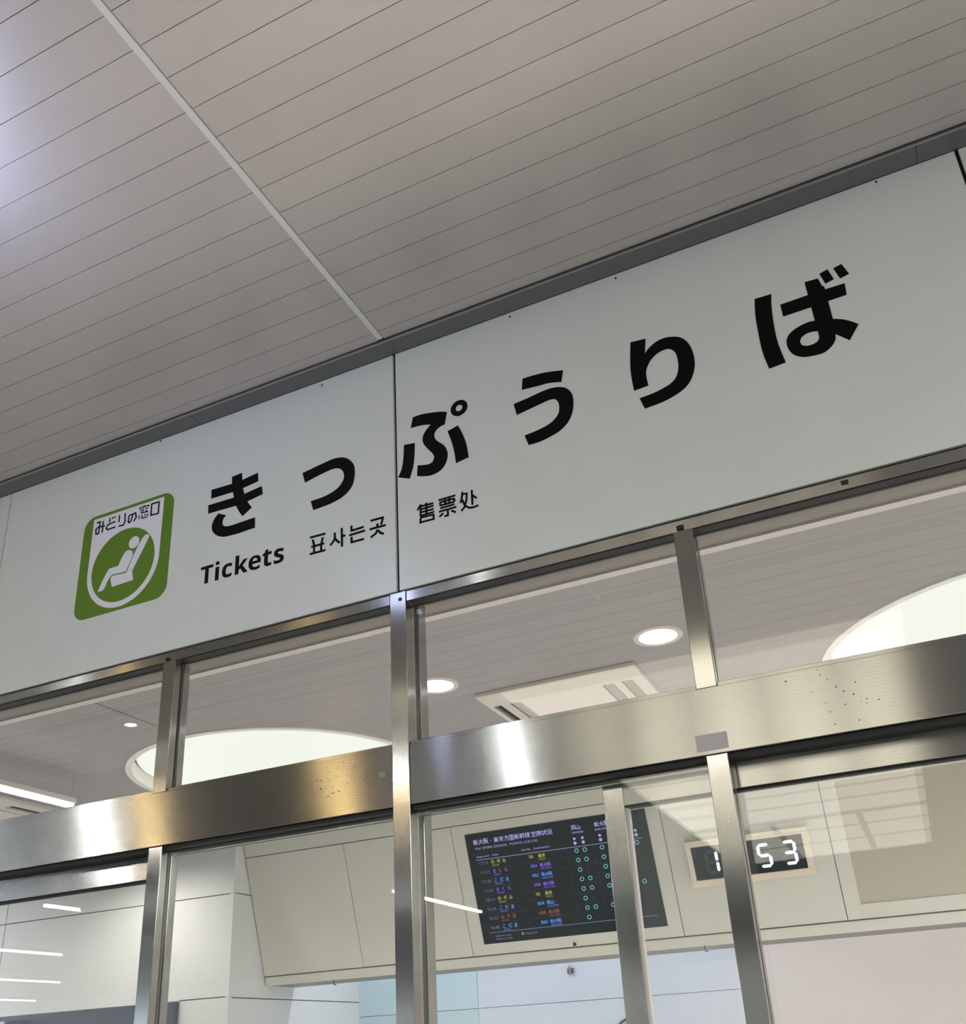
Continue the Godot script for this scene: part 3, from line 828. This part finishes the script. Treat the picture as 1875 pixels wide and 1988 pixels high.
	# air conditioning cassettes
	cassette("white two-way air conditioning cassette in the office ceiling between pillar and right mullion", -1.512, -0.838, -1.03, -1.95, [[-1.492, -1.456, true], [-1.416, -1.367, false], [-1.013, -0.966, false], [-0.932, -0.888, false]], -1.175, -1.72)
	cassette("white air conditioning cassette at the left edge behind the pendant tube lamp", -5.05, -4.238, -1.03, -1.95, [[-4.98, -4.92, true], [-4.44, -4.425, true], [-4.381, -4.316, true]], -1.214, -1.455)
	# pendant tube lamp in front of the left cassette
	var t := thing("pendant_tube", "white pendant tube lamp hanging in the office at the left edge", "lamp", "", Transform3D(Basis.IDENTITY, Vector3(-3.667, 2.80, 0)))
	box("housing", Vector3(-0.020, 0.008, -1.018), Vector3(0.020, 0.034, -0.30), M.edge, t, 0.002)
	box("tube", Vector3(-0.018, -0.012, -1.012), Vector3(0.018, 0.008, -0.306), glow(Color(0.97, 1.0, 1.0), 5.0), t, 0.005)
	for z in [-1.005, -0.32]:
		box("wire", Vector3(-0.0018, 0.034, z - 0.0018), Vector3(0.0018, 0.152, z + 0.0018), M.edge, t)
	area_light("pendant_lamp", Vector3(-3.667, 2.784, -0.66), Vector2(0.03, 0.7), 0.12, Color(0.97, 1.0, 1.0))

func cassette(label: String, x0: float, x1: float, z0: float, z1: float, slots: Array, s0: float, s1: float) -> void:
	var o := thing("ceiling_cassette", label, "air conditioner", "", Transform3D(Basis.IDENTITY, Vector3(x0, OFFICE, z0)))
	var st := start()
	var off := Vector3(x0, 0, z0)
	var low := -0.020
	var x := x0
	for s in slots:
		bx(st, Vector3(x, low, s1) - off, Vector3(s[0], 0, s0) - off, 0.001)
		x = s[1]
	bx(st, Vector3(x, low, s1) - off, Vector3(x1, 0, s0) - off, 0.001)
	bx(st, Vector3(x0, low, s0) - off, Vector3(x1, 0, z0) - off, 0.003)
	bx(st, Vector3(x0, low, z1) - off, Vector3(x1, 0, s1) - off, 0.003)
	obj("panel", st, M.appliance, o)
	for s in slots:
		var mid: float = (s[0] + s[1]) / 2 - x0
		var w: float = s[1] - s[0]
		box("slot", Vector3(mid - w / 2, -0.004, s1 - z0), Vector3(mid + w / 2, -0.001, s0 - z0), M.gasket, o)
		if s[2]:
			var v := box("vane", Vector3(-0.002, -0.018, s1 - z0), Vector3(0.002, -0.004, s0 - z0), M.gasket, o)
			v.position.x = mid
		else:
			var v := box("vane", Vector3(-w * 0.36, -0.0015, s1 - z0 + 0.003), Vector3(w * 0.36, 0.0015, s0 - z0 - 0.003), M.vane, o)
			v.position = Vector3(mid, -0.014, 0)
			v.rotation_degrees.z = 12

func on_fascia(x := 0.0, s := 0.0) -> Transform3D:
	var b := Basis(Vector3(1, 0, 0), atan(TILT_K))
	return Transform3D(b, FASCIA + b * Vector3(x, -s, 0))

func display_fascia() -> void:
	var f := thing("display_fascia", "long cream fascia leaning out over the counter, divided into panels", "fascia", "", on_fascia())
	box("top_strip", Vector3(-4.066, -0.086, -0.018), Vector3(3.9, 0.0, 0.0), M.cream, f, 0.001)
	var xs := [-4.068, -3.3075, -2.5435, -1.2575, -0.399, 0.865, 1.63, 2.39, 3.15, 3.9]
	for i in xs.size() - 1:
		if i == 4:
			# a module with a sunken window
			var st := start()
			var x0: float = xs[i] + 0.002
			var x1: float = xs[i + 1] - 0.002
			bx(st, Vector3(x0, -0.867, -0.018), Vector3(-0.319, -0.091, 0), 0.001)
			bx(st, Vector3(0.785, -0.867, -0.018), Vector3(x1, -0.091, 0), 0.001)
			bx(st, Vector3(-0.319, -0.155, -0.018), Vector3(0.785, -0.091, 0), 0.0)
			bx(st, Vector3(-0.319, -0.867, -0.018), Vector3(0.785, -0.793, 0), 0.0)
			obj("panel", st, M.cream, f)
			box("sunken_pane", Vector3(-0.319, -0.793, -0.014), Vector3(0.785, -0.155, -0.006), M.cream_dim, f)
			continue
		box("panel", Vector3(xs[i] + 0.002, -0.867, -0.018), Vector3(xs[i + 1] - 0.002, -0.091, 0), M.cream, f, 0.001)
	box("bottom_rail", Vector3(-4.060, -0.930, -0.03), Vector3(3.9, -0.874, 0.004), M.cream, f, 0.0015)
	box("core", Vector3(-4.066, -0.925, -0.06), Vector3(3.9, 0.0, -0.019), M.grey, f)
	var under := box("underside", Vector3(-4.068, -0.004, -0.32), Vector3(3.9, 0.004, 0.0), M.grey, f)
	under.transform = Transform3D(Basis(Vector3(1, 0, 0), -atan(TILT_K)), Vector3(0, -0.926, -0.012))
	# departure screen
	var w := 1.120
	var h := 0.655
	var d := thing("departure_screen", "black flat departure screen with rows of train times on the cream fascia", "display", "", on_fascia(-2.458, 0.148))
	box("body", Vector3(0, -h, 0.0), Vector3(w, 0, 0.004), M.black_gloss, d, 0.001)
	screen_text(d)
	# clock
	var c := thing("digital_clock", "beech framed digital clock with white figures on the cream fascia", "clock", "", on_fascia(-1.150, 0.3595))
	var st2 := start()
	var cw := 0.650
	var ch := 0.2505
	for r in [[0.0, 0.0, cw, 0.034], [0.0, ch - 0.036, cw, ch], [0.0, 0.034, 0.026, ch - 0.036], [cw - 0.034, 0.034, cw, ch - 0.036]]:
		bx(st2, Vector3(r[0], -r[3], 0.0), Vector3(r[2], -r[1], 0.034), 0.0015)
	obj("frame", st2, M.beech, c)
	box("face", Vector3(0.026, -ch + 0.036, 0.0), Vector3(cw - 0.034, -0.034, 0.022), M.black_gloss, c)
	# segments: top, upper right, lower right, bottom, lower left, upper left, middle
	var lit := {"1": [1, 2], "6": [0, 2, 3, 4, 5, 6], "5": [0, 2, 3, 5, 6], "3": [0, 1, 2, 3, 6]}
	var white_led := glow(Color(0.86, 0.95, 1.0), 1.5)
	var where := [["1", 0.128], ["6", 0.260], ["5", 0.409], ["3", 0.540]]
	for q in where:
		var on := start()
		var off := start()
		for k in 7:
			segment(on if k in lit[q[0]] else off, Vector2(q[1], -0.1245), k)
		obj("figure", on, white_led, c).set_meta("label", "glowing white figure " + q[0])
		obj("unlit_segments", off, M.seg_off, c).set_meta("kind", "stuff")
	# black strip of glass between hours and minutes belongs to the face; two hooks under the fascia
	for x in [[-3.5426, "small wire hook under the fascia, left of the pillar"], [-1.1598, "small wire hook under the fascia, below the clock"]]:
		var k := thing("hook", x[1], "hook", "", on_fascia(x[0], 0.930))
		var s := start()
		bx(s, Vector3(-0.0025, -0.028, 0.0), Vector3(0.0025, 0.004, 0.005), 0.0008)
		bx(s, Vector3(-0.0025, -0.031, 0.0), Vector3(0.016, -0.026, 0.005), 0.0008)
		obj("wire", s, M.steel_dark, k)
	tag(box("latch", Vector3(-0.008, -0.006, 0), Vector3(0.010, 0.012, 0.009), M.steel_dark, self, 0.002), "tiny dark latch on the cream fascia just below the departure screen", "latch")
	get_node("latch").transform = on_fascia(-1.897, 0.856)

func segment(st: SurfaceTool, c: Vector2, k: int) -> void:
	var hw := 0.028
	var hh := 0.056
	var t := 0.0082
	var ends: Array = [[Vector2(-hw, hh), Vector2(hw, hh)], [Vector2(hw, hh), Vector2(hw, 0)], [Vector2(hw, 0), Vector2(hw, -hh)], [Vector2(-hw, -hh), Vector2(hw, -hh)], [Vector2(-hw, 0), Vector2(-hw, -hh)], [Vector2(-hw, hh), Vector2(-hw, 0)], [Vector2(-hw, 0), Vector2(hw, 0)]][k]
	var a: Vector2 = c + ends[0]
	var b: Vector2 = c + ends[1]
	var d := (b - a).normalized()
	var n := Vector2(-d.y, d.x) * t
	a += d * 0.0015
	b -= d * 0.0015
	prism(st, PackedVector2Array([a, a + d * t + n, b - d * t + n, b, b - d * t - n, a + d * t - n]), 0.022, 0.0235)

func screen_text(d: Node3D) -> void:
	var z := 0.0042
	var white := glow(Color(0.72, 0.72, 1.0), 0.75)
	var dim := glow(Color(0.52, 0.54, 0.74), 0.6)
	var inks := {"のぞみ": glow(Color(0.85, 0.82, 0.35), 0.5), "さくら": glow(Color(0.52, 0.35, 0.95), 0.7), "こだま": glow(Color(0.30, 0.60, 1.0), 0.7), "みずほ": glow(Color(0.75, 0.40, 0.25), 0.4)}
	var tri_ink := glow(Color(0.45, 0.9, 0.95), 0.75)
	var st := start()
	japanese(st, "新大阪・東京方面新幹線", 0.050, -0.068, 0.030, 0.0335, 0.0034, z)
	japanese(st, "空席状況", 0.425, -0.068, 0.030, 0.0335, 0.0036, z)
	obj("title", st, white, d)
	st = start()
	latin(st, "For SHIN-OSAKA, TOKYO (16:53)", 0.056, -0.096, 0.0125, 0.40, false, z)
	latin(st, "Train No.", 0.345, -0.141, 0.010, 0.06, false, z)
	latin(st, "Destination", 0.425, -0.141, 0.010, 0.10, false, z)
	latin(st, "Departure   Train", 0.055, -0.146, 0.010, 0.14, false, z)
	japanese(st, "岡山", 0.676, -0.062, 0.026, 0.029, 0.003, z)
	latin(st, "OKAYAMA", 0.674, -0.084, 0.011, 0.07, false, z)
	japanese(st, "新大阪", 0.815, -0.062, 0.026, 0.029, 0.003, z)
	latin(st, "SHIN-OSAKA", 0.812, -0.084, 0.011, 0.09, false, z)
	japanese(st, "東京", 0.985, -0.062, 0.026, 0.029, 0.003, z)
	latin(st, "TOKYO", 0.985, -0.084, 0.011, 0.055, false, z)
	obj("heading", st, white, d)
	# rule lines
	st = start()
	bx(st, Vector3(0.048, -0.1605, z - 0.001), Vector3(1.075, -0.158, z + 0.0005))
	bx(st, Vector3(0.048, -0.592, z - 0.001), Vector3(1.075, -0.5905, z + 0.0005))
	obj("rule", st, white, d)
	st = start()
	for i in 7:
		bx(st, Vector3(0.048, -0.2125 - 0.0543 * i, z - 0.001), Vector3(1.075, -0.2115 - 0.0543 * i, z + 0.0002))
	for x in [0.621, 0.783, 0.945]:
		bx(st, Vector3(x, -0.588, z - 0.001), Vector3(x + 0.001, -0.03, z + 0.0002))
	obj("grid", st, glow(Color(0.4, 0.4, 0.55), 0.10), d)
	# carriage icons over the columns
	st = start()
	for x in [0.681, 0.731, 0.835, 0.885, 1.005, 1.045]:
		prism(st, ring_poly(Vector2(x, -0.138), 0.0095, 20), z - 0.001, z + 0.0006)
		prism(st, ring_poly(Vector2(x, -0.113), 0.008, 20), z - 0.001, z + 0.0006)
	obj("icon", st, white, d)
	# trains
	var rows := [["17:11", "のぞみ", "NOZOMI", "50", "東京", "TOKYO", "ooo-o"], ["17:21", "さくら", "SAKURA", "564", "新大阪", "SHIN-OSAKA", "ooo--"], ["17:43", "こだま", "KODAMA", "862", "新大阪", "SHIN-OSAKA", "o-o--"], ["17:50", "さくら", "SAKURA", "566", "新大阪", "SHIN-OSAKA", "ooo--"],
		["18:11", "のぞみ", "NOZOMI", "56", "東京", "TOKYO", "ooo-o"], ["18:26", "こだま", "KODAMA", "864", "岡山", "OKAYAMA", "o----"], ["18:32", "みずほ", "MIZUHO", "608", "新大阪", "SHIN-OSAKA", "ooo--"], ["18:40", "こだま", "KODAMA", "866", "新大阪", "SHIN-OSAKA", "o----"]]
	var times := start()
	var dashes := start()
	for i in rows.size():
		var r: Array = rows[i]
		var y := -0.192 - 0.0543 * i
		latin(times, r[0], 0.062, y, 0.0175, 0.058, false, z)
		st = start()
		japanese(st, r[1], 0.140, y, 0.024, 0.037, 0.0034, z)
		latin(st, r[2], 0.145, y - 0.014, 0.009, 0.045, false, z)
		latin(st, r[3], 0.385, y + 0.001, 0.0185, 0.0, true, z)
		japanese(st, r[4], 0.443, y + 0.001, 0.021, 0.023, 0.0034, z)
		latin(st, r[5], 0.443, y - 0.0145, 0.010, 0.07 if r[5].length() > 6 else 0.042, false, z)
		obj("train_row", st, inks[r[1]], d)
		var cols := [0.681, 0.731, 0.835, 0.885, 1.04]
		for k in 5:
			var c := Vector2(cols[k], -0.181 - 0.0543 * i)
			if r[6][k] == "o":
				var rings := start()
				for piece in with_hole(ring_poly(c, 0.0125, 24), ring_poly(c, 0.0088, 24)):
					prism(rings, piece, z - 0.0005, z + 0.0006)
				obj("seat_mark", rings, tri_ink, d)
			else:
				bx(dashes, Vector3(c.x - 0.006, c.y - 0.0014, z - 0.0005), Vector3(c.x + 0.006, c.y + 0.0014, z + 0.0005))
	obj("times", times, dim, d)
	obj("dash", dashes, glow(Color(0.6, 0.35, 0.7), 0.3), d).set_meta("kind", "stuff")
	st = start()
	latin(st, "Reserved seats", 0.085, -0.618, 0.011, 0.10, false, z)
	latin(st, "Green car seats", 0.085, -0.636, 0.011, 0.105, false, z)
	latin(st, "Green Car", 0.275, -0.622, 0.0135, 0.075, false, z)
	bx(st, Vector3(0.25, -0.622, z - 0.0005), Vector3(0.266, -0.606, z + 0.0005))
	obj("footnote", st, dim, d)

func small_things() -> void:
	var b := thing("dark_board", "dark slate board across the foot of the panelled wall at the lower left", "board", "", Transform3D(Basis.IDENTITY, Vector3(-5.5, 0.9, -2.767)))
	box("board", Vector3(-1.4, 0, 0.0), Vector3(1.042, 1.095, 0.035), M.slate, b, 0.002)
	box("edge", Vector3(-1.4, 1.095, 0.0), Vector3(1.042, 1.103, 0.036), M.office_wall, b, 0.001)
	var s := thing("round_sign", "round tan sign with a dark rim behind the door stile, only its top showing", "sign", "", Transform3D(Basis(Vector3(1, 0, 0), PI / 2), Vector3(-1.955, 1.632, -4.308)))
	var st := start()
	lathe(st, [Vector2(0.132, 0.0), Vector2(0.132, 0.014), Vector2(0.122, 0.014), Vector2(0.122, 0.010)], Vector3.ZERO, 64)
	obj("rim", st, M.gasket, s)
	st = start()
	lathe(st, [Vector2(0.123, 0.010), Vector2(0.0, 0.010)], Vector3.ZERO, 64)
	obj("disc", st, M.tan, s)
	var c := thing("wall_clip", "small grey metal clip on the white back wall below the departure screen", "clip", "", Transform3D(Basis.IDENTITY, Vector3(-2.36, 2.09, -4.309)))
	box("plate", Vector3(-0.022, -0.018, 0), Vector3(0.022, 0.016, 0.006), M.steel_dark, c, 0.002)
	box("arm", Vector3(-0.008, -0.026, 0.006), Vector3(0.006, 0.030, 0.020), M.vane, c, 0.002)
	box("jaw", Vector3(0.010, -0.012, 0.006), Vector3(0.030, 0.018, 0.016), M.trim, c, 0.002)
